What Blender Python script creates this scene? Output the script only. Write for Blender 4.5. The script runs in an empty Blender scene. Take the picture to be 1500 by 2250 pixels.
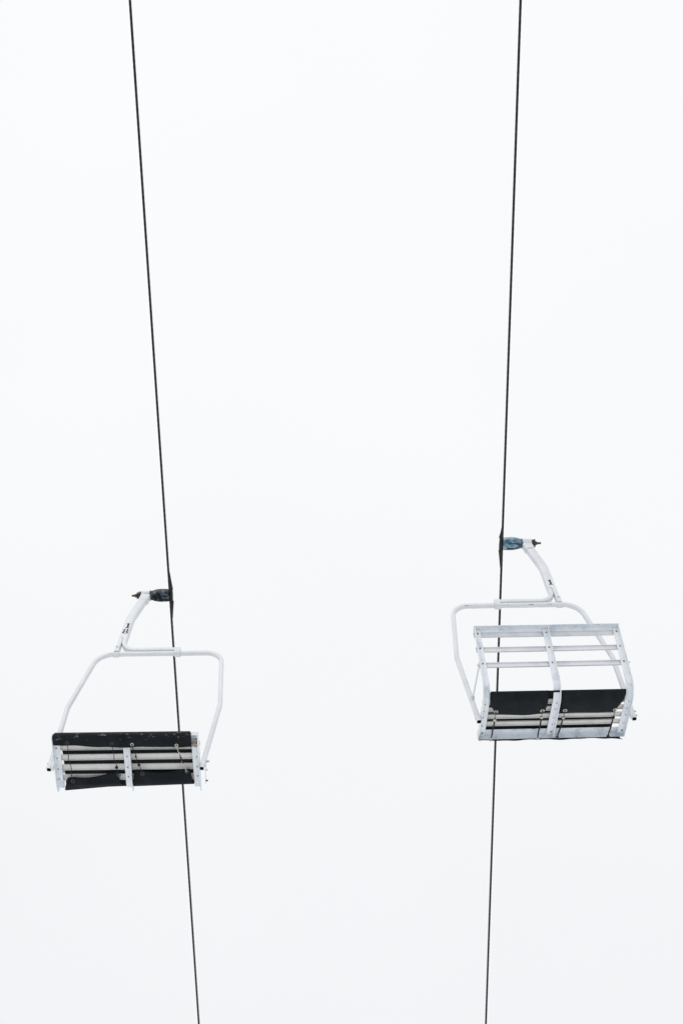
import bpy, bmesh, math, random
from mathutils import Vector, Matrix
R = math.radians
random.seed(7)
scn = bpy.context.scene
COL = scn.collection

# ------------------------------------------------------------------ camera
H = 1.7                                             # eye height above the snow
PITCH, ROLL = R(56.599), R(-0.1514)
cp, sp = math.cos(PITCH), math.sin(PITCH)
fw, up, rt = Vector((0, cp, sp)), Vector((0, -sp, cp)), Vector((1, 0, 0))
cr, sr = math.cos(ROLL), math.sin(ROLL)
r2, u2 = rt * cr + up * sr, up * cr - rt * sr
cam_d = bpy.data.cameras.new('camera')
cam = bpy.data.objects.new('camera', cam_d); COL.objects.link(cam)
M = Matrix((r2, u2, -fw)).transposed().to_4x4(); M.translation = (0, 0, H)
cam.matrix_world = M
cam_d.sensor_fit = 'VERTICAL'; cam_d.sensor_height = 36.0
cam_d.lens = 4008.57 / 2250 * 36.0
cam_d.clip_start = 0.1; cam_d.clip_end = 8000
scn.camera = cam

# ------------------------------------------------------------------ world: overcast daylight
SUN_EL, SUN_AZ = R(55), R(200)
w = bpy.data.worlds.new('World'); scn.world = w; w.use_nodes = True
nt = w.node_tree; nt.nodes.clear()
def N(t, kind, **kw):
    n = t.nodes.new(kind)
    for k, v in kw.items(): setattr(n, k, v)
    return n
sky = N(nt, 'ShaderNodeTexSky'); sky.sky_type = 'NISHITA'; sky.sun_disc = False
sky.sun_elevation = SUN_EL; sky.sun_rotation = SUN_AZ; sky.dust_density = 4
tc = N(nt, 'ShaderNodeTexCoord'); sx = N(nt, 'ShaderNodeSeparateXYZ')
mr = N(nt, 'ShaderNodeMapRange'); mr.inputs[1].default_value = 0.62; mr.inputs[2].default_value = 0.94
cloud = N(nt, 'ShaderNodeMixRGB')                    # cloud deck, brighter towards the zenith
cloud.inputs[1].default_value = (9.06, 9.24, 9.44, 1); cloud.inputs[2].default_value = (9.92, 10.02, 10.14, 1)
noi = N(nt, 'ShaderNodeTexNoise'); noi.inputs['Scale'].default_value = 3.0; noi.inputs['Detail'].default_value = 3
nr = N(nt, 'ShaderNodeMapRange'); nr.inputs[1].default_value = .3; nr.inputs[2].default_value = .7
nr.inputs[3].default_value = .985; nr.inputs[4].default_value = 1.01
mul = N(nt, 'ShaderNodeVectorMath', operation='SCALE')
mix = N(nt, 'ShaderNodeMixRGB'); mix.inputs[0].default_value = .97
bg = N(nt, 'ShaderNodeBackground'); bg.inputs[1].default_value = 0.1
out = N(nt, 'ShaderNodeOutputWorld')
L = nt.links.new
L(tc.outputs['Generated'], sx.inputs[0]); L(sx.outputs[2], mr.inputs[0]); L(mr.outputs[0], cloud.inputs[0])
L(tc.outputs['Generated'], noi.inputs['Vector']); L(noi.outputs[0], nr.inputs[0])
L(cloud.outputs[0], mul.inputs[0]); L(nr.outputs[0], mul.inputs['Scale'])
L(sky.outputs[0], mix.inputs[1]); L(mul.outputs[0], mix.inputs[2]); L(mix.outputs[0], bg.inputs[0]); L(bg.outputs[0], out.inputs[0])

sd = bpy.data.lights.new('sun', 'SUN'); sd.energy = 0.6; sd.angle = R(25); sd.color = (1, .97, .93)
so = bpy.data.objects.new('sun', sd); COL.objects.link(so)
sdir = Vector((math.sin(SUN_AZ) * math.cos(SUN_EL), math.cos(SUN_AZ) * math.cos(SUN_EL), math.sin(SUN_EL)))
so.rotation_euler = sdir.to_track_quat('Z', 'Y').to_euler(); so.location = (0, 0, 60)

scn.view_settings.view_transform = 'Standard'; scn.view_settings.look = 'None'
scn.view_settings.exposure = 0; scn.view_settings.gamma = 1
scn.render.engine = 'CYCLES'
scn.render.resolution_x, scn.render.resolution_y = 682, 1024

# ------------------------------------------------------------------ materials
def base_mat(name, rough, metal=0, spec=.5):
    m = bpy.data.materials.new(name); m.use_nodes = True
    b = m.node_tree.nodes['Principled BSDF']
    b.inputs['Roughness'].default_value = rough; b.inputs['Metallic'].default_value = metal
    b.inputs['Specular IOR Level'].default_value = spec
    return m, m.node_tree, b
def noise(t, scale, detail=6, stretch=None, rough=.6, seed=0.0):
    tc = N(t, 'ShaderNodeTexCoord'); mp = N(t, 'ShaderNodeMapping')
    mp.inputs['Location'].default_value = (seed, seed * .7, -seed)
    if stretch: mp.inputs['Scale'].default_value = stretch
    n = N(t, 'ShaderNodeTexNoise'); n.inputs['Scale'].default_value = scale
    n.inputs['Detail'].default_value = detail; n.inputs['Roughness'].default_value = rough
    t.links.new(tc.outputs['Object'], mp.inputs[0]); t.links.new(mp.outputs[0], n.inputs['Vector'])
    return n.outputs[0]
def ramp(t, src, lo, hi):
    m = N(t, 'ShaderNodeMapRange'); m.inputs[1].default_value = lo; m.inputs[2].default_value = hi
    t.links.new(src, m.inputs[0]); return m.outputs[0]
def mixc(t, fac, a, b):
    m = N(t, 'ShaderNodeMixRGB')
    if isinstance(fac, float): m.inputs[0].default_value = fac
    else: t.links.new(fac, m.inputs[0])
    for i, c in ((1, a), (2, b)):
        if isinstance(c, tuple): m.inputs[i].default_value = (*c, 1)
        else: t.links.new(c, m.inputs[i])
    return m.outputs[0]
def bump(t, b, src, strength, dist=.002):
    n = N(t, 'ShaderNodeBump'); n.inputs['Strength'].default_value = strength; n.inputs['Distance'].default_value = dist
    t.links.new(src, n.inputs['Height']); t.links.new(n.outputs[0], b.inputs['Normal'])

def paint(name, base, tint, tint_lo, tint_hi, chip_lo=.71, chip_hi=.73, rough=.45, chip=(.10, .055, .04), seed=0.0, edge=True, streak=None):
    m, t, b = base_mat(name, rough)
    c = mixc(t, ramp(t, noise(t, 7, 5, seed=seed), tint_lo, tint_hi), base, tint)
    c = mixc(t, ramp(t, noise(t, 60, 4, (1, 1, .25), seed=seed + 3), .60, .78), c, tuple(x * .80 for x in base))
    if edge:                                        # paint worn off sharp edges
        g = N(t, 'ShaderNodeNewGeometry')
        pt = ramp(t, g.outputs['Pointiness'], .52, .58)
        k = N(t, 'ShaderNodeMath', operation='MULTIPLY'); t.links.new(pt, k.inputs[0])
        t.links.new(ramp(t, noise(t, 9, 5, seed=seed + 11), .62, .68), k.inputs[1])
        c = mixc(t, k.outputs[0], c, (.20, .13, .10))
    c = mixc(t, ramp(t, noise(t, 52, 8, seed=seed + 5, rough=.7), chip_lo, chip_hi), c, chip)
    if streak:                                      # rusty scratches running along the lower edge of the top bar
        z0, z1, lo = streak; tcs = N(t, 'ShaderNodeTexCoord'); sp_ = N(t, 'ShaderNodeSeparateXYZ'); t.links.new(tcs.outputs['Object'], sp_.inputs[0])
        d1 = N(t, 'ShaderNodeMath', operation='SUBTRACT'); d1.inputs[1].default_value = (z0+z1)/2; t.links.new(sp_.outputs[2], d1.inputs[0])
        d2 = N(t, 'ShaderNodeMath', operation='ABSOLUTE'); t.links.new(d1.outputs[0], d2.inputs[0])
        d3 = N(t, 'ShaderNodeMath', operation='LESS_THAN'); d3.inputs[1].default_value = (z1-z0)/2; t.links.new(d2.outputs[0], d3.inputs[0])
        k = N(t, 'ShaderNodeMath', operation='MULTIPLY'); t.links.new(d3.outputs[0], k.inputs[0])
        t.links.new(ramp(t, noise(t, 55, 6, (.22, 1, 1), .7, seed + 7), lo, lo + .05), k.inputs[1])
        c = mixc(t, k.outputs[0], c, (.15, .085, .06))
    t.links.new(c, b.inputs['Base Color'])
    bump(t, b, noise(t, 90, 4, seed=seed), .25)
    return m
M_WHITE = paint('white_enamel', (.70, .71, .725), (.62, .64, .67), .40, .75, edge=False)
M_BAILR = paint('white_enamel_scratched', (.70, .71, .725), (.62, .64, .67), .40, .75, edge=False, streak=(-.8525, -.8485, .56))
M_BAILL = paint('white_enamel_scuffed', (.70, .71, .725), (.62, .64, .67), .40, .75, seed=6.0, chip_lo=.68, chip_hi=.70, edge=False, streak=(-.8525, -.8485, .60))
M_RAIL = paint('worn_grey_white_paint', (.74, .765, .79), (.42, .51, .60), .54, .76, .66, .72, .5, (.16, .17, .19), seed=2.0)
M_WORN = paint('stained_galvanised_angle', (.64, .68, .72), (.30, .38, .45), .50, .68, .60, .68, .5, (.16, .18, .21), seed=8.0)
M_BACK = paint('cool_slat_paint', (.70, .705, .72), (.56, .58, .62), .45, .75, .71, .75, .45, (.2, .2, .2), seed=5.0, edge=False)
M_SLAT = paint('slat_paint', (.62, .61, .585), (.50, .49, .46), .45, .72, .71, .75, .45, (.2, .2, .2), seed=4.0, edge=False)

m, t, b = base_mat('blued_steel', .34, .75)         # bare blue grey steel of the rope grips
c = mixc(t, ramp(t, noise(t, 16, 3), .40, .60), (.045, .105, .155), (.25, .36, .43))
c = mixc(t, ramp(t, noise(t, 26, 6, seed=4), .66, .74), c, (.14, .06, .035))
t.links.new(c, b.inputs['Base Color']); bump(t, b, noise(t, 60, 4), .3); M_GRIP = m
m, t, b = base_mat('dark_oily_steel', .38, .7)
c = mixc(t, ramp(t, noise(t, 22, 3, seed=6), .47, .62), (.003, .005, .007), (.085, .115, .14))
c = mixc(t, ramp(t, noise(t, 20, 6, seed=1), .60, .70), c, (.10, .055, .035))
t.links.new(c, b.inputs['Base Color']); bump(t, b, noise(t, 60, 4), .3); M_GRIPD = m
m, t, b = base_mat('rusty_bolt_steel', .7, .3)
c = mixc(t, ramp(t, noise(t, 60, 5), .4, .6), (.12, .075, .048), (.045, .038, .034))
t.links.new(c, b.inputs['Base Color']); M_RUST = m
m, t, b = base_mat('dark_rusty_bore', .9, 0, .1)
c = mixc(t, ramp(t, noise(t, 50, 5), .4, .6), (.05, .018, .012), (.018, .012, .010))
t.links.new(c, b.inputs['Base Color']); M_BORE = m
m, t, b = base_mat('grey_bolt', .45, .5)
c = mixc(t, ramp(t, noise(t, 80, 5), .4, .6), (.16, .17, .19), (.34, .35, .37))
t.links.new(c, b.inputs['Base Color']); M_BOLT = m
m, t, b = base_mat('bright_eyelet_metal', .35, .8)
c = mixc(t, ramp(t, noise(t, 90, 5), .4, .65), (.62, .58, .50), (.32, .27, .22))
t.links.new(c, b.inputs['Base Color']); M_EYE = m
M_PALE = paint('painted_over_bolt', (.52, .54, .57), (.40, .44, .48), .4, .7, edge=False)
m, t, b = base_mat('dark_eyelet_metal', .55, .5)
b.inputs['Base Color'].default_value = (.05, .055, .06, 1); M_EYED = m
m, t, b = base_mat('black_cord', .75, 0, .2)
b.inputs['Base Color'].default_value = (.016, .018, .02, 1); M_CORD = m
m, t, b = base_mat('pale_twine', .8, 0, .2)
b.inputs['Base Color'].default_value = (.48, .46, .38, 1); M_TWINE = m
m, t, b = base_mat('stencil_ink', .7, 0, .2)
c = mixc(t, ramp(t, noise(t, 120, 5), .52, .66), (.045, .047, .053), (.26, .27, .29))
t.links.new(c, b.inputs['Base Color']); M_INK = m
m, t, b = base_mat('dirty_frayed_tape', .85, 0, .2)
c = mixc(t, ramp(t, noise(t, 55, 6, seed=5), .42, .58), (.46, .43, .37), (.14, .125, .11))
t.links.new(c, b.inputs['Base Color']); M_TAPE = m
# black rubberised canvas
m, t, b = base_mat('black_canvas', .66, 0, .10)
c = mixc(t, ramp(t, noise(t, 9, 5, seed=3), .4, .7), (.0062, .0084, .0105), (.0115, .0142, .017))
tcx = N(t, 'ShaderNodeTexCoord'); sxx = N(t, 'ShaderNodeSeparateXYZ'); t.links.new(tcx.outputs['Object'], sxx.inputs[0])
ym = ramp(t, sxx.outputs[1], .235, .262); mm_ = N(t, 'ShaderNodeMath', operation='MULTIPLY')
t.links.new(ym, mm_.inputs[0]); t.links.new(ramp(t, noise(t, 46, 9, (.45, 1, 1), .75, 8), .585, .66), mm_.inputs[1])
c = mixc(t, mm_.outputs[0], c, (.24, .25, .25))
t.links.new(c, b.inputs['Base Color'])
wv = noise(t, 16, 4, (.5, 1.2, 1), seed=2); bump(t, b, wv, .5, .01); M_CANVAS = m
# rope
m, t, b = base_mat('greasy_wire_rope', .45, .45)
c = mixc(t, ramp(t, noise(t, 2.2, 4), .42, .60), (.018, .013, .011), (.042, .028, .022))
c = mixc(t, ramp(t, noise(t, 45, 4, seed=2), .5, .66), c, (.062, .046, .038))
t.links.new(c, b.inputs['Base Color']); M_ROPE = m
m, t, b = base_mat('rope_grease_and_groove_shade', .6, 0, .15); b.inputs['Base Color'].default_value = (.005, .004, .004, 1); M_GROOVE = m  # strand grooves: black grease, with the shade between strands painted in
m, t, b = base_mat('dark_jaw_steel', .5, .5)
c = mixc(t, ramp(t, noise(t, 40, 5), .4, .6), (.009, .008, .009), (.026, .023, .023))
t.links.new(c, b.inputs['Base Color']); M_JAW = m
# snow
m, t, b = base_mat('snow', .8, 0, .2)
c = mixc(t, ramp(t, noise(t, .15, 6), .35, .65), (.90, .915, .93), (.83, .85, .88))
t.links.new(c, b.inputs['Base Color']); bump(t, b, noise(t, 1.5, 6), .4, .08); M_SNOW = m

# ------------------------------------------------------------------ helpers
def link(name, bm, mats, parent=None, smooth=False, bevel=0):
    bmesh.ops.recalc_face_normals(bm, faces=bm.faces)
    me = bpy.data.meshes.new(name); bm.to_mesh(me); bm.free()
    for mm in (mats if isinstance(mats, (list, tuple)) else [mats]): me.materials.append(mm)
    if smooth:
        me.polygons.foreach_set('use_smooth', [True] * len(me.polygons))
        me.set_sharp_from_angle(angle=R(38))
    o = bpy.data.objects.new(name, me); COL.objects.link(o)
    if parent: o.parent = parent
    if bevel:
        bv = o.modifiers.new('bevel', 'BEVEL'); bv.width = bevel; bv.segments = 2; bv.limit_method = 'ANGLE'; bv.angle_limit = R(40)
    return o
def fillet(pts, rad, n=8):
    """round the inner corners of a 3D polyline; rad: list per inner point"""
    pts = [Vector(p) for p in pts]; outp = [pts[0]]
    for i in range(1, len(pts) - 1):
        a, p, c = pts[i - 1], pts[i], pts[i + 1]; d1, d2 = (a - p).normalized(), (c - p).normalized()
        ang = d1.angle(d2); r = rad[i - 1]
        if r <= 0 or ang > math.pi - 1e-3: outp.append(p); continue
        tl = min(r / math.tan(ang / 2), (a - p).length * .95, (c - p).length * .95); r = tl * math.tan(ang / 2)
        bis = (d1 + d2).normalized(); cen = p + bis * (r / math.sin(ang / 2))
        s, e = p + d1 * tl - cen, p + d2 * tl - cen
        for k in range(n + 1):
            outp.append(cen + s.normalized().slerp(e.normalized(), k / n) * r)
    outp.append(pts[-1]); return outp
def sweep(bm, path, side, sec, wfun=None, cap=True, closed=True):
    """sec: list of (a along side, b along normal n = side x tangent)"""
    side = Vector(side); P = [Vector(p) for p in path]; rings = []; n = len(P); tot = sum((P[i+1]-P[i]).length for i in range(n-1)); acc = 0
    for i, p in enumerate(P):
        if i: acc += (P[i]-P[i-1]).length
        t1 = (P[i] - P[i-1]).normalized() if i else None; t2 = (P[i+1] - P[i]).normalized() if i < n-1 else None
        t = ((t1 or t2) + (t2 or t1)).normalized(); nn = side.cross(t).normalized()
        k = 1 / max(.5, (t1.dot(t) if t1 else 1)); ws = wfun(acc / tot) if wfun else 1
        rings.append([bm.verts.new(p + side * (a * ws) + nn * (b * k)) for a, b in sec])
    m = len(sec)
    for A, B in zip(rings, rings[1:]):
        for j in range(m if closed else m-1): bm.faces.new((A[j], A[(j+1) % m], B[(j+1) % m], B[j]))
    if cap and closed: bm.faces.new(rings[0]); bm.faces.new(rings[-1][::-1])
    return rings
def rsec(w, h, r=.005, n=3, oa=0, ob=0):
    s = []
    for cx, cy, a0 in ((w/2-r, h/2-r, 0), (-w/2+r, h/2-r, 90), (-w/2+r, -h/2+r, 180), (w/2-r, -h/2+r, 270)):
        for k in range(n+1):
            a = R(a0 + 90*k/n); s.append((cx + r*math.cos(a) + oa, cy + r*math.sin(a) + ob))
    return s
def box(bm, c, s, rot=None):
    q = bmesh.ops.create_cube(bm, size=1, matrix=Matrix.LocRotScale(Vector(c), rot, Vector(s))); return q['verts']
def lathe(bm, o, ax, prof, n=20):
    """prof: (t along axis, radius)"""
    o = Vector(o); ax = Vector(ax).normalized(); u = ax.orthogonal().normalized(); v = ax.cross(u); rings = []
    for t, r in prof: rings.append([bm.verts.new(o + ax*t + (u*math.cos(2*math.pi*k/n) + v*math.sin(2*math.pi*k/n))*max(r, 1e-4)) for k in range(n)])
    for A, B in zip(rings, rings[1:]):
        for k in range(n): bm.faces.new((A[k], A[(k+1) % n], B[(k+1) % n], B[k]))
    bm.faces.new(rings[0][::-1]); bm.faces.new(rings[-1])
def tube(bm, pts, r, n=8):
    pts = [Vector(p) for p in pts]; rings = []; u = None
    for i, p in enumerate(pts):
        t = (pts[min(i+1, len(pts)-1)] - pts[max(i-1, 0)]).normalized()
        u = (u - t*u.dot(t)).normalized() if u else t.orthogonal().normalized(); v = t.cross(u)
        rr = r[i] if isinstance(r, (list, tuple)) else r
        rings.append([bm.verts.new(p + (u*math.cos(2*math.pi*k/n) + v*math.sin(2*math.pi*k/n))*rr) for k in range(n)])
    for A, B in zip(rings, rings[1:]):
        for k in range(n): bm.faces.new((A[k], A[(k+1) % n], B[(k+1) % n], B[k]))
    bm.faces.new(rings[0][::-1]); bm.faces.new(rings[-1])
def torus(bm, c, ax, r1, r2, n=16, m=8):
    c = Vector(c); ax = Vector(ax).normalized(); u = ax.orthogonal().normalized(); v = ax.cross(u); R_ = []
    for i in range(n):
        d = u*math.cos(2*math.pi*i/n) + v*math.sin(2*math.pi*i/n)
        R_.append([bm.verts.new(c + d*(r1 + r2*math.cos(2*math.pi*j/m)) + ax*r2*.7*math.sin(2*math.pi*j/m)) for j in range(m)])
    for i in range(n):
        for j in range(m): bm.faces.new((R_[i][j], R_[(i+1) % n][j], R_[(i+1) % n][(j+1) % m], R_[i][(j+1) % m]))
def new(): return bmesh.new()

# ------------------------------------------------------------------ ground (snow field under the lift, out of frame below)
bm = new(); ng = 60; V = {}
for i in range(ng + 1):
    for j in range(ng + 1):
        f = lambda q: math.copysign(abs(q) ** 2.6, q) * 4000
        x, y = f(2*i/ng - 1), f(2*j/ng - 1)
        V[i, j] = bm.verts.new((x, y, .12*math.sin(x*.31 + 1)*math.cos(y*.27) - .05 + min(abs(x), 600)*0))
for i in range(ng):
    for j in range(ng): bm.faces.new((V[i, j], V[i+1, j], V[i+1, j+1], V[i, j+1]))
g = link('ground', bm, M_SNOW, smooth=True); g['kind'] = 'structure'; g['label'] = 'open snow covered ground below the chairlift'

# ------------------------------------------------------------------ wire ropes
CY, CS = R(-.5931), R(-4.802)
RDIR = Vector((-math.sin(CY)*math.cos(CS), math.cos(CY)*math.cos(CS), math.sin(CS)))
POS = {'L': Vector((-1.47369, 9.22614, 12.69978 + H)), 'R': Vector((1.34959, 8.67988, 12.67128 + H))}
def rope(pos, label, ph, rad=.0098):
    bm = new(); u = RDIR.orthogonal().normalized(); v = RDIR.cross(u); rings = []
    lay, n, a, b_ = .105, 24, -22., 60.; step = lay/8; cnt = int((b_-a)/step)
    for i in range(cnt + 1):
        s = a + i*step; c = pos + RDIR*s; tw = 2*math.pi*s/lay + ph
        rings.append([bm.verts.new(c + (u*math.cos(q) + v*math.sin(q))*rad*(.76 + .25*abs(math.cos(3*(q - tw)))**.6)) for q in [2*math.pi*k/n for k in range(n)]])
    for i, (A, B) in enumerate(zip(rings, rings[1:])):
        tw = 2*math.pi*(a + (i+.5)*step)/lay + ph
        for k in range(n):
            f = bm.faces.new((A[k], A[(k+1) % n], B[(k+1) % n], B[k]))
            if abs(math.cos(3*(2*math.pi*(k+.5)/n - tw))) < .62: f.material_index = 1
    bm.faces.new(rings[0][::-1]); bm.faces.new(rings[-1])
    o = link('steel_cable', bm, [M_ROPE, M_GROOVE], smooth=False)
    o['label'] = label; o['category'] = 'cable'; o['group'] = 'steel cables of the chairlift'
rope(POS['L'], 'dark twisted steel cable on the left, carrying the chair numbered 18', 0)
rope(POS['R'], 'dark twisted steel cable on the right, running behind the slatted chair back', 1)

# ------------------------------------------------------------------ chair (frame: X outboard, Y travel, Z up, origin on the rope)
RX0 = {'out': .6358, 'mid': .0961, 'in': -.4255}
YB = .019
FR = Vector((0, .261, -2.121)); KN = Vector((0, -.222, -2.252)); TP = Vector((0, -.305, -1.554))
UD = (Vector((0, -.198, -2.221)) - FR).normalized()              # along the seat, front to rear
NU = Vector((0, -UD.z, UD.y)); NU = NU if NU.z > 0 else -NU        # seat normal, up
KN = FR + UD*.512
def seat(x, s, n): return Vector((x, 0, 0)) + FR + UD*s + NU*n

def polymesh(bm, P, thick, nrm):
    """P: 2D polygon already placed in 3D"""
    f = bm.faces.new([bm.verts.new(p) for p in P])
    q = bmesh.ops.extrude_face_region(bm, geom=[f]); bmesh.ops.translate(bm, verts=[v for v in q['geom'] if isinstance(v, bmesh.types.BMVert)], vec=Vector(nrm)*thick)

def digit_shapes(ch):
    """stencil strokes as 2D polygons, height 1, centred"""
    if ch == '1':
        return [[(-.11, -.50), (.13, -.50), (.13, .5), (-.04, .5), (-.11, .42)], [(-.24, -.5), (-.112, -.5), (-.112, -.36), (-.24, -.40)],
                [(-.26, .34), (-.112, .37), (-.112, .5), (-.20, .44)], [(.132, -.5), (.22, -.5), (.22, -.42), (.132, -.38)]]
    polys = []
    for cy, ry, rx_ in ((.235, .265, .33), (-.24, .26, .37)):      # two bowls, each cut into a left and a right stroke of quads
        for sgn in (-1, 1):
            ring = []
            for k in range(9):
                a = R(-84 + 168*k/8)
                ring.append(((sgn*(.03 + (rx_-.03)*math.cos(a)), cy + ry*math.sin(a)), (sgn*(.03 + (rx_-.03)*.40*math.cos(a)), cy + ry*.60*math.sin(a))))
            for (o0, i0), (o1, i1) in zip(ring, ring[1:]): polys.append([o0, o1, i1, i0])
    return polys

def bolt(parent, p, ax, r=.011, h=.009, mat=M_BOLT):
    bm = new(); lathe(bm, p, ax, [(-.002, r*1.25), (.002, r*1.25), (.002, r), (h, r*.95), (h, r*.5), (h+.006, r*.45)], 6)
    return link('bolt', bm, mat, parent)

def make_chair(v, pos, rotz, ry, rx, label):
    RX = dict(RX0)
    LEFT = v == 'L'
    root = bpy.data.objects.new('chairlift_chair', None); COL.objects.link(root)
    root.empty_display_size = .2; root.location = pos
    Mx = Matrix.Rotation(rotz, 3, 'Z') @ Matrix.Rotation(ry, 3, 'Y') @ Matrix.Rotation(rx, 3, 'X')
    root.rotation_euler = Mx.to_euler()
    root['label'] = label; root['category'] = 'chairlift chair'; root['group'] = 'chairs hanging from the chairlift cables'
    rd = Mx.inverted() @ (RDIR if not LEFT else -RDIR)              # rope direction in chair frame (forward)
    X = Vector((1, 0, 0))
    # --- grip jaw on the rope (spindle shaped, slightly inboard) with its clamp body
    jaw_off = Vector((-.004, 0, -.004))
    bm = new(); rngs = []
    prof = [(-.23, .0085, .0), (-.15, .0135, .003), (-.062, .0195, .007), (-.060, .0165, .004), (-.03, .0175, .004), (0, .0185, .005), (.04, .0185, .005), (.060, .0175, .004), (.062, .0195, .007), (.15, .0135, .003), (.23, .0085, 0)]
    if not LEFT: prof[0:2] = [(-.15, .0085, 0), (-.11, .0125, .002)]
    for s, r, o_ in prof:
        c = jaw_off + rd*s + Vector((-o_, 0, 0)); side = X; n2 = rd.cross(X).normalized()
        rngs.append([bm.verts.new(c + (X*math.cos(a) + n2*math.sin(a)*1.1)*r) for a in [2*math.pi*k/16 for k in range(16)]])
    for A, B in zip(rngs, rngs[1:]):
        for k in range(16): bm.faces.new((A[k], A[(k+1) % 16], B[(k+1) % 16], B[k]))
    bm.faces.new(rngs[0][::-1]); bm.faces.new(rngs[-1])
    jaw_bm = bm
    # grip body: forged block from the rope out to the neck
    bm = new(); rngs = []
    gp = [(.004, .047, .034), (.03, .049, .036), (.075, .049, .038), (.10, .047, .038), (.125, .042, .037), (.145, .036, .034), (.156, .031, .031), (.160, .031, .031), (.162, .036, .035), (.170, .036, .035), (.172, .028, .028)]
    for x, hy, hz in gp:
        ring = []
        for k in range(24):
            a = 2*math.pi*k/24; ca, sa = math.cos(a), math.sin(a); e = .32
            ring.append(bm.verts.new((x, hy*math.copysign(abs(ca)**e, ca), hz*math.copysign(abs(sa)**e, sa))))
        rngs.append(ring)
    for A, B in zip(rngs, rngs[1:]):
        for k in range(24): bm.faces.new((A[k], A[(k+1) % 24], B[(k+1) % 24], B[k]))
    bm.faces.new(rngs[0][::-1]); bm.faces.new(rngs[-1])
    grip = link('grip', bm, M_GRIPD if LEFT else M_GRIP, root, smooth=True)
    link('jaw', jaw_bm, M_JAW, grip, smooth=True)
    # raised U shaped lip on both lower faces of the body
    bm = new()
    for sy in (1,):
        d = Vector((0, 0, -1))
        pth = []
        for k in range(13):
            a = R(-90 + 180*k/12); pth.append((.105 + .034*math.cos(a), .024*math.sin(a)))
        pth = [(.040, -.024)] + pth + [(.040, .024)]
        tv = X.cross(d)
        base = Vector((0, 0, -.0310))
        tube(bm, [base + X*px + tv*py + d*.0075 for px, py in pth], .0042, 6)
    link('casting_rib', bm, M_GRIPD, grip, smooth=True)
    bm = new(); lathe(bm, (.157, 0, 0), X, [(0, .0335), (.003, .0375), (.008, .0375), (.011, .034)], 20); link('washer', bm, M_RUST, grip, smooth=True)
    # --- sleeve at the top of the hanger arm, with washers, spring and threaded end
    bm = new(); lathe(bm, (.172, 0, 0), X, [(0, .036), (.004, .040), (.070, .040), (.074, .036)], 24)
    link('sleeve', bm, M_WORN if LEFT else M_WHITE, root, smooth=True)
    bm = new(); lathe(bm, (.246, 0, 0), X, [(0, .030), (.004, .037), (.010, .037), (.011, .024), (.017, .024), (.018, .036), (.024, .036), (.025, .022), (.033, .022), (.034, .030), (.038, .030), (.039, .017), (.058, .014), (.059, .009), (.082, .009)] if LEFT else
                      [(0, .030), (.003, .033), (.008, .033), (.009, .026), (.014, .026), (.015, .034), (.020, .034), (.021, .025), (.026, .025), (.027, .036), (.032, .036), (.033, .017), (.050, .015), (.051, .009), (.082, .009)], 18)
    link('spring_bolt', bm, M_RUST, root, smooth=True)
    # --- hanger arm: two rectangular tubes side by side, the inner one curving along the bail
    tw, td = .034, .050
    arm_o = fillet([(.222, YB*.3, -.030), (.314, YB*.5, -.350), (.352, YB, -.815)], [.5], 10)
    arm_i = fillet([(.188, YB*.3, -.030), (.280, YB*.5, -.352), (.3035, YB, -.655), (.315, YB, -.8005), (-.140, YB, -.8005)], [.5, 0, .105], 14)
    bm = new()
    sweep(bm, arm_o, (0, 1, 0), rsec(td, tw, .004, 2))
    sweep(bm, arm_i, (0, 1, 0), rsec(td - .0004, tw - .0004, .004, 2))
    arm_c = fillet([(.205, YB*.3, -.030), (.297, YB*.5, -.351), (.3197, YB*.885, -.636)], [.5], 10)
    sweep(bm, arm_c, (0, 1, 0), rsec(td + .0016, tw*2, .006, 2))
    arm = link('hanger_arm', bm, M_WHITE, root, smooth=True)
    bm = new()                                                     # welded collar below the sleeve
    sweep(bm, [(.204, .004, -.02), (.221, .004, -.095)], (0, 1, 0), rsec(.060, .080, .008, 3))
    link('collar', bm, M_WHITE, arm, smooth=True)
    # numbers, stencilled front and back
    sl = (Vector((.352, 0, -.815)) - Vector((.314, 0, -.350))).normalized(); upv = -sl
    sq = [('1', -.476), ('8', -.556)] if LEFT else [('1', -.572)]
    for ch, z in sq:
        for sy in (1, -1):
            kk = (-.350 - z)/(.815 - .350); cx = .314 + (.352-.314)*kk - .017
            cyf = lambda zz_: YB*(.5 + .35*(-.351 - zz_)/.259) + sy*(td/2 + .0012)
            rtv = Vector((-1, 0, 0))*sy; hgt = .070; bm = new()
            for poly in digit_shapes(ch):
                polymesh(bm, [Vector((q_.x, cyf(q_.z), q_.z)) for q_ in [Vector((cx + (-.007 if LEFT and ch == '1' else -.003 if LEFT else .002), 0, z)) + rtv*(px*.068) + upv*(py*.066) for px, py in poly]], .0008, (0, sy, 0))
            o = link('painted_digit', bm, M_INK, arm)
            if sy == 1: o['label'] = 'black stencilled digit ' + ch
    # --- bail frame: square tube, open at the lower ends
    bt = .0355; zt = -.836
    pts = [(-.473, YB+.002, -2.252), (-.553, YB, -1.498), (-.5135, YB, zt), (.497, YB, zt), (.656, YB, -1.520), (.687, YB+.006, -2.252)]
    pth = fillet(pts, [.16, .135, .17, .16], 12)
    bm = new()
    outer = rsec(bt, bt, .0095, 4); inner = rsec(bt-.005, bt-.005, .006, 4)
    ra = sweep(bm, pth, (0, 1, 0), outer, cap=False)
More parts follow.
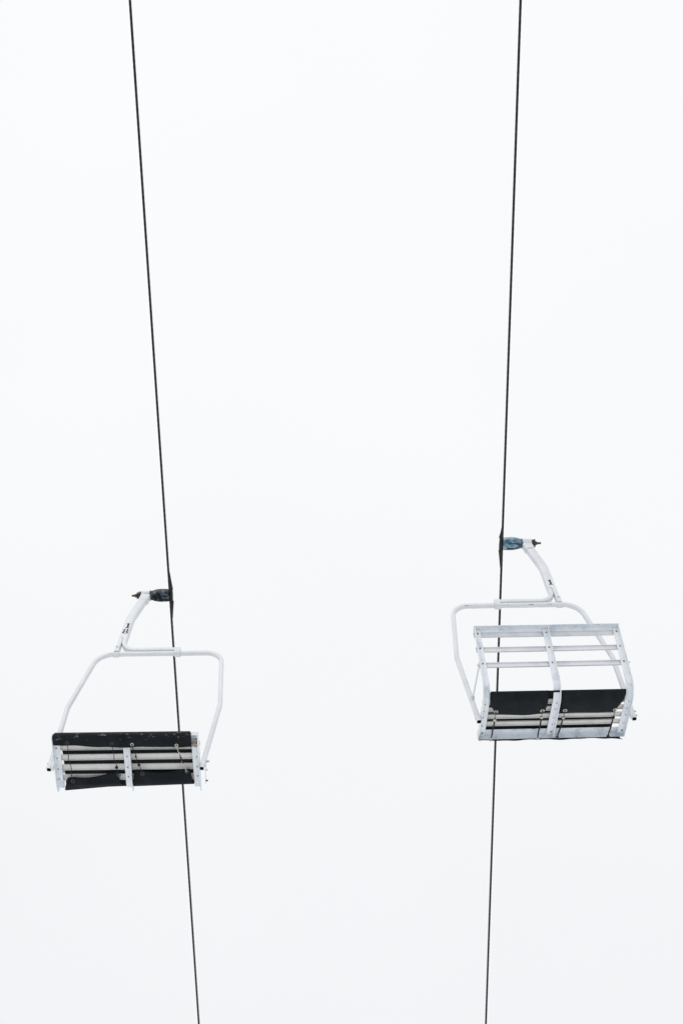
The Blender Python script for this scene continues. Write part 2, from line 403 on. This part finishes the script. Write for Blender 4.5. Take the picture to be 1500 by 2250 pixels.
    for e, (p0, p1) in ((0, (pth[0], pth[1])), (1, (pth[-1], pth[-2]))):
        d = (p1 - p0).normalized()
        q0, q1 = (p0, p0 + d*.12)
        pr = [q0, q1] if e == 0 else [q1, q0]
        rb = sweep(bm, pr, (0, 1, 0), inner, cap=False)
        near, far = (rb[0], rb[1]) if e == 0 else (rb[1], rb[0]); ro = ra[0] if e == 0 else ra[-1]
        m_ = len(outer)
        for j in range(m_): bm.faces.new((ro[j], ro[(j+1) % m_], near[(j+1) % m_], near[j])).material_index = 0
        fs = [f for vv in far for f in vv.link_faces]
        for f in fs: f.material_index = 1
        bm.faces.new(far).material_index = 1
    bail = link('bail_frame', bm, [M_BAILL if LEFT else M_BAILR, M_BORE], root, smooth=True)
    # --- clamps tying arm and bail together
    bm = new()
    sweep(bm, [(.331, YB, zt-.002), (.377, YB, zt-.002)], (0, 1, 0), rsec(.045, .045, .010, 3))
    box(bm, (.353, YB + .028, -.795), (.036, .005, .070)); box(bm, (.353, YB - .028, -.795), (.036, .005, .070))
    c1 = link('bracket', bm, M_WHITE, root, smooth=True); bolt(c1, (.352, YB + .0305, -.775), (0, 1, 0), .007, .004, M_PALE); bolt(c1, (.352, YB - .0305, -.775), (0, -1, 0), .007, .004, M_PALE)
    bm = new()
    sweep(bm, [(-.172, YB, -.8195), (-.125, YB, -.8195)], (0, 1, 0), rsec(.054, .080, .010, 3))
    c2 = link('bracket', bm, M_WHITE, root, smooth=True); bolt(c2, (-.150, YB, -.779), (0, 0, 1), .011, .012, M_WHITE)
    # --- seat rails: bent angle section, flange out
    lean = .080 if LEFT else 0.0                                     # this chair's back is knocked a little sideways
    if LEFT: RX['out'] -= .007
    def rail(x, fl):
        path = fillet([FR + Vector((x, 0, 0)) - UD*(0 if LEFT else .012), KN + Vector((x, 0, 0)), KN + (TP-KN)*((-1.566-KN.z)/(TP.z-KN.z)) + Vector((x + lean, 0, 0))], [.095], 14)
        t_ = .006; w_ = .5; hw = .025
        a0, a1 = -hw, hw
        if fl > 0: sec = [(a0, -t_), (a1, -t_), (a1, .032), (a1-t_, .032), (a1-t_, 0), (a0, 0)]
        else: sec = [(a0, -t_), (a1, -t_), (a1, 0), (a0+t_, 0), (a0+t_, .032), (a0, .032)]
        bm = new(); sweep(bm, path, (1, 0, 0), sec, wfun=lambda u: 1.12 - .22*u)
        return link('rail', bm, M_RAIL if not LEFT else M_RAIL, root, smooth=True, bevel=.0012)
    rails = {'in': rail(RX['in'], -1), 'mid': rail(RX['mid'], -1 if LEFT else 1), 'out': rail(RX['out'], 1)}
    S0, SP = .116, .0866
    BD = (TP - KN).normalized(); BN = Vector((0, BD.z, -BD.y)); BN = BN if BN.y > 0 else -BN      # towards the sitter
    def back(x, z, n):
        tt = (z - KN.z)/(TP.z - KN.z); return Vector((x + lean*tt, 0, 0)) + KN + (TP-KN)*tt + BN*n
    backz = [-1.609, -1.769, -1.933]
    for k in rails:                                                # bolt heads on the rail faces
        for i in range(4): bolt(rails[k], seat(RX[k] + (.004 if k != 'in' else -.004), S0 + SP*i + random.uniform(-.008, .008), -.001), -NU, random.uniform(.0042, .0058), .003, M_BOLT if LEFT else M_PALE)
        for z in backz: bolt(rails[k], back(RX[k], z, -.001), -BN, .0058, .004)
        bolt(rails[k], seat(RX[k] + .006, .02, -.001), -NU, .0065, .004)
    # --- slats: shallow channels, lips down
    def slat(cen, d_w, d_n, x0, x1):
        w_, h_, t_ = .049, .013, .0035
        bm = new(); A = []
        sec = [(-w_/2, -h_), (-w_/2, -t_*.6), (-w_/2+.005, 0), (w_/2-.005, 0), (w_/2, -t_*.6), (w_/2, -h_), (w_/2-t_, -h_), (w_/2-t_, -t_-.001), (-w_/2+t_, -t_-.001), (-w_/2+t_, -h_)]
        nseg = 10
        for i in range(nseg+1):
            x = x0 + (x1-x0)*i/nseg
            A.append([bm.verts.new(Vector((x, cen.y, cen.z)) + d_w*a + d_n*(b+h_ + .0015*math.sin(3.1*i/nseg + cen.y*20))) for a, b in sec])
        for P_, Q_ in zip(A, A[1:]):
            for j in range(len(sec)): bm.faces.new((P_[j], P_[(j+1) % len(sec)], Q_[(j+1) % len(sec)], Q_[j]))
        bm.faces.new(A[0][::-1]); bm.faces.new(A[-1])
        return bm
    for i in range(4):
        link('seat_slat', slat(seat(0, S0 + SP*i, .0085), UD, NU, RX['in'] - .024, RX['out'] + .012), M_SLAT, root)
    for i, z in enumerate(backz):
        lx = back(0, z, 0).x
        link('back_slat', slat(back(0, z, .0085), BD, BN, lx + RX['in'] - (.024 if LEFT else .030), lx + RX['out'] + .008), M_SLAT if LEFT else M_BACK, root)
    # --- angle bars across the front of the seat and the top of the back
    bm = new(); xa, xb = RX['in'] - .028, RX['out'] + .027; FD = -.036
    def bar(pts2):                                                 # extrude a YZ polygon from xa to xb
        A = [bm.verts.new(Vector((xa, 0, 0)) + p) for p in pts2]; B = [bm.verts.new(Vector((xb, 0, 0)) + p) for p in pts2]
        n_ = len(pts2)
        for j in range(n_): bm.faces.new((A[j], A[(j+1) % n_], B[(j+1) % n_], B[j]))
        bm.faces.new(A[::-1]); bm.faces.new(B)
    zz = lambda p: Vector((p.x, p.y, p.z)); FS = .014 if LEFT else 0
    s_ = lambda s, n: zz(seat(0, s, n))
    bar([s_(FS-.016, .014), s_(FS+.045, .014), s_(FS+.045, .009), s_(FS-.011, .009), s_(FS-.011, FD), s_(FS-.016, FD)])
    link('front_angle', bm, M_RAIL if LEFT else M_WORN, root, bevel=.001)
    bm = new()
    b_ = lambda z, n: zz(back(0, z, n)) 
    bar([b_(-1.557, .014), b_(-1.5838, .014), b_(-1.5838, .009), b_(-1.5620, .009), b_(-1.5620, -.036), b_(-1.557, -.036)])
    link('top_angle', bm, M_RAIL, root, bevel=.001)
    if LEFT:                                                        # frayed pale tape wound round the front of the inboard rail
        bm = new(); G = []
        for i in range(9):
            s0 = .045 + .009*i
            G.append([bm.verts.new(seat(RX['in'] + a + random.uniform(-.002, .002), s0, -.0025 - random.uniform(0, .003))) for a in (-.020, -.010, 0, .010, .020, .0275 + random.uniform(0, .008))])
        for A, B in zip(G, G[1:]):
            for k in range(5): bm.faces.new((A[k], A[k+1], B[k+1], B[k]))
        o = link('frayed_tape', bm, M_TAPE, rails['in']); q = o.modifiers.new('solid', 'SOLIDIFY'); q.thickness = .0012
    # --- seat cover: canvas wrapped over the slats, laced underneath
    T0 = .0225                                                      # top of slats
    bm = new()
    xi, xo = RX['in'] - (.020 if not LEFT else .005), RX['out'] - (.078 if not LEFT else .040)
    if LEFT: xo_front = RX['out'] + .016; xi_front = RX['in'] + .022
    def sheet(rows, x_of, nx=28, wob=.0):
        G = []
        for j, (s, n) in enumerate(rows):
            r_ = []
            for i in range(nx+1):
                u_ = i/nx; xx = x_of(j/(len(rows)-1), u_)
                r_.append(bm.verts.new(seat(xx, s(u_) if callable(s) else s, n(u_) if callable(n) else n)))
            G.append(r_)
        for A, B in zip(G, G[1:]):
            for k in range(nx): bm.faces.new((A[k], A[k+1], B[k+1], B[k]))
        return G
    lerp = lambda a, b, u: a + (b-a)*u
    wv_ = lambda u: .003*math.sin(17*u + 1) + .002*math.sin(41*u)
    if LEFT:
        # top sheet, bulging roll at the front and a deep front flap under the rails
        xf = lambda j, u: lerp(lerp(xi, xo, u), lerp(xi_front, xo_front, u), min(1, max(0, (j-.25)*4)))
        rows = [(lambda u: lerp(.445, .480, u), T0+.003), (.40, T0+.003), (.30, T0+.003), (.20, T0+.004), (.10, T0+.005), (.04, T0+.005), (.006, lambda u: T0+.001 + wv_(u)*.3), (-.006, T0-.008), (-.012, -.014), (-.012, lambda u: -.030 + wv_(u)*.4), (-.004, lambda u: -.0415 + wv_(u)*.4), (.03, lambda u: -.0415 + wv_(u)*.4), (lambda u: lerp(.068, .052, u), lambda u: -.041 + wv_(u)*.5), (lambda u: lerp(.094, .070, u) + .012*math.sin(math.pi*u) + wv_(u*.7), lambda u: -.039 + wv_(u*1.3)*.6)]
        INS = {5: .012, 6: .022, 7: .013, 8: .005}
        xf0 = xf; xf = lambda j, u: xf0(j, u) + INS.get(round(j*13), 0)*(1-2*u)*(1 if abs(u-.5) > .44 else 0)
        sheet(rows, xf)
    else:
        rows = [(.486, T0+.002), (.40, T0+.003), (.30, T0+.003), (.20, T0+.004), (.10, T0+.004), (.02, T0+.004), (-.012, T0+.002), (-.0215, T0-.012), (-.0215, -.026), (-.022, lambda u: -.041 + wv_(u)*1.3), (-.014, lambda u: -.045 + wv_(u)*1.3)]
        sheet(rows, lambda j, u: lerp(lerp(RX['in'] + .032, xi, min(1, j*8)) if j < .5 else xi, (xo if j < .5 else lerp(xo, RX['out'] - .01, min(1, (j-.5)*4))), u))
    # rear flaps, one on each side of the middle rail
    def flap(x0, x1, x0e, x1e, send, nrow=9, nx=16, dip=0.0, top=lambda u: .488, tp=.25):
        G = []
        for j in range(nrow+1):
            v_ = j/nrow; r_ = []
            for i in range(nx+1):
                u_ = i/nx
                s_end = send(u_); xx = lerp(lerp(x0, x1, u_), lerp(x0e, x1e, u_), max(0, v_-tp)/(1-tp))
                # start over the rear slat, wrap round, then run forward beneath the slats
                if v_ < .12: s, n = top(u_), T0 + .003 - .012*(v_/.12)
                else:
                    q = (v_-.12)/.88; s = lerp(top(u_), s_end, q); n = -.0125 + .024*max(0, min(1, (s-.425)/(top(u_)-.425)))**1.2 - dip*max(0, min(1, (.46-s)/.05))*math.sin(math.pi*q)*(.5+.5*math.sin(math.pi*u_)) + .002*math.sin(9*u_+5*q)
                r_.append(bm.verts.new(seat(xx, s, n)))
            G.append(r_)
        for A, B in zip(G, G[1:]):
            for k in range(nx): bm.faces.new((A[k], A[k+1], B[k+1], B[k]))
    if LEFT:
        sag = lambda a, b, d: (lambda u: lerp(a, b, u) + d*math.sin(math.pi*min(1, max(0, (u-.12)/.76)))**1)
        # (outboard piece, then inboard piece); u runs outboard
        flap(RX['mid'] + .055, RX['out'] - .032, RX['mid'] + .085, RX['out'] - .065, sag(.318, .365, .020), dip=.018, top=lambda u: lerp(.452, .490, u))
        flap(RX['in'] + .030, RX['mid'] - .030, RX['in'] + .05, RX['mid'] - .045, sag(.298, .310, .022), dip=.018, top=lambda u: lerp(.445, .460, u))
        eyes = {'rear': [(.522, .384), (.168, .332), (-.014, .326), (-.352, .312)], 'front': [(.537, .050), (.198, .062), (.046, .070), (-.290, .080)]}
    else:
        belly = lambda d, base: (lambda u: base - d*math.sin(math.pi*u))
        flap(RX['mid'] + .030, RX['out'] - .030, RX['mid'] + .035, RX['out'] - .095, belly(-.004, .262), dip=.006)
        flap(RX['in'] + .028, RX['mid'] - .066, RX['in'] + .085, RX['mid'] - .076, belly(.018, .266), dip=.006, tp=.5)
        eyes = {'rear': [(.545, .298), (.170, .300), (.000, .304), (-.345, .302)], 'front': [(.525, -.006), (.138, -.010), (-.008, -.012), (-.360, -.012)]}
    cover = link('seat_cover', bm, M_CANVAS, root, smooth=True)
    sm = cover.modifiers.new('solid', 'SOLIDIFY'); sm.thickness = .0035; sm.offset = 0
    if not LEFT:                                                    # loose tail of the cover at the front corner
        bm = new(); tube(bm, [seat(RX['out']-.06, -.022, -.041), seat(RX['out']-.02, -.024, -.045), seat(RX['out']+.010, -.024, -.053)], [.005, .004, .002], 6)
        link('cover_tail', bm, M_CANVAS, cover, smooth=True)
    # grommets, lacing cords and toggles
    for i, ((xr, srr), (xf_, sf)) in enumerate(zip(eyes['rear'], eyes['front'])):
        nr_ = -.0175 - (.016 if LEFT else .002); nf = -.0445 if LEFT else -.048
        if LEFT and i == 1: nr_ -= .004
        pr = seat(xr, srr, nr_); pf = seat(xf_, sf, nf)
        bright_r = not LEFT; bright_f = (LEFT and i >= 2)
        bm = new(); torus(bm, pr, NU, .0125, .0045); link('eyelet', bm, M_EYE if bright_r else M_EYED, cover, smooth=True)
        bm = new(); torus(bm, pf, NU, .0105, .0040)
        if LEFT: link('eyelet', bm, M_EYE if bright_f else M_EYED, cover, smooth=True)
        else: bm.free()
        dn = -NU*.006
        a_, b2 = pr + dn, pf + dn
        bow = Vector((0, 0, -.004))
        bm = new(); pl = [a_.lerp(b2, k/10) + bow*math.sin(math.pi*k/10) + Vector((.006*math.sin(k*1.3 + i), 0, 0))*(1 if LEFT else .25)*math.sin(math.pi*k/10) for k in range(11)]
        if LEFT: rr = [.0028]*11
        else: rr = [.0022, .0022, .0022, .0055, .006, .006, .006, .0058, .0055, .0035, .0022]
        tube(bm, pl, rr, 8)
        cord = link('cord', bm, M_TWINE if (LEFT and i == 3) else M_CORD, cover, smooth=True)
        # toggles
        tg = ([(.50, .007, M_CORD)], [(.27, .013, M_CORD)], [(.33, .012, M_CORD), (.62, .008, M_CORD)], [(.30, .010, M_TWINE), (.72, .010, M_TWINE), (.55, .008, M_CORD)])[i] if LEFT else \
             ([(.24, .012, M_CORD), (.92, .012, M_CORD)], [(.22, .012, M_EYE), (.90, .011, M_RUST)], [(.20, .0125, M_EYE), (.93, .011, M_EYE)], [(.25, .0135, M_EYE), (.90, .011, M_EYE)])[i]
        for q, rad, mt in tg:
            c = a_.lerp(b2, q) + bow; d = (b2 - a_).normalized(); bm = new()
            lathe(bm, c - d*rad, d, [(0, rad*.35), (rad*.3, rad*.8), (rad*.8, rad), (rad*1.3, rad*.95), (rad*1.7, rad*.6), (rad*2, rad*.3)], 12)
            link('toggle', bm, mt, cord, smooth=True)
        if LEFT and i == 3:                                         # dark middle stretch of the pale twine
            bm = new(); tube(bm, [a_.lerp(b2, .36)+bow*1.5, a_.lerp(b2, .66)+bow*1.5], .0042, 8); link('wrapping', bm, M_CORD, cord, smooth=True)
    # --- flat struts from the back rails to the bail, with their bolts
    for sgn, kx, bx in ((-1, 'in', -.4900), (1, 'out', .6770)):
        bm = new()
        p0 = Vector((RX[kx] + sgn*.029, -.266, -1.945)); p1 = Vector((bx, YB - .021, -1.995))
        d = (p1-p0).normalized(); s_v = Vector((0, 0, 1)); nn = d.cross(s_v).normalized()
        sec = [(-.014, -.003), (.014, -.003), (.014, .003), (-.014, .003)]
        rg = [[bm.verts.new(p + s_v*a + nn*b) for a, b in sec] for p in (p0 - d*.015, p0.lerp(p1, .94), p1 + Vector((0, -.006, 0)))]
        for A, B in zip(rg, rg[1:]):
            for j in range(4): bm.faces.new((A[j], A[(j+1) % 4], B[(j+1) % 4], B[j]))
        bm.faces.new(rg[0][::-1]); bm.faces.new(rg[-1])
        box(bm, (bx, YB - .0205, -2.000), (.026, .005, .032))
        st = link('strut', bm, M_WHITE, root, bevel=.001)
        bolt(st, p0 + Vector((sgn*.003, 0, 0)), (sgn, 0, 0), .007, .009, M_PALE); bolt(st, (bx, YB - .0235, -1.995), (0, -1, 0), .006, .004)
    # --- side plates that bolt the seat rails to the bail ends
    for sgn, kx, bx in ((-1, 'in', -.473), (1, 'out', .687)):
        bm = new(); xw = (RX[kx] + sgn*.027 + bx - sgn*.0177)/2
        box(bm, (xw, YB, -2.205), (abs(bx - sgn*.0177 - RX[kx] - sgn*.027) + .001, .052, .060))
        pl_ = link('side_plate', bm, M_RAIL, root, bevel=.002)
        bolt(pl_, (bx + sgn*.018, YB - .002, -2.175), (sgn, 0, 0), .005, .003, M_RUST); bolt(pl_, (bx + sgn*.018, YB - .002, -2.222), (sgn, 0, 0), .005, .003, M_RUST)
    if LEFT:                                                        # drooping link plate by the inboard bail end
        bm = new()
        P2 = [(.030, -2.145), (.040, -2.160), (-.080, -2.268), (-.112, -2.276), (-.118, -2.266), (-.050, -2.225), (-.010, -2.150)]
        polymesh(bm, [Vector((-.4925, y, z)) for y, z in P2], .005, (-1, 0, 0))
        lp = link('link_plate', bm, M_WHITE, root, bevel=.001)
        bolt(lp, (-.4975, .015, -2.165), (-1, 0, 0), .009, .022, M_PALE); bolt(lp, (-.4975, -.092, -2.262), (-1, 0, 0), .007, .012, M_RUST)
    return root

make_chair('L', POS['L'], math.pi + CY + R(-1.335), R(-1.471), R(-.183),
           'white double chair on the left cable, seen from the front, numbered 18 on its arm')
make_chair('R', POS['R'], CY + R(2.100), R(-3.433), R(.546),
           'white double chair on the right cable, slatted back towards the viewer, numbered 1')
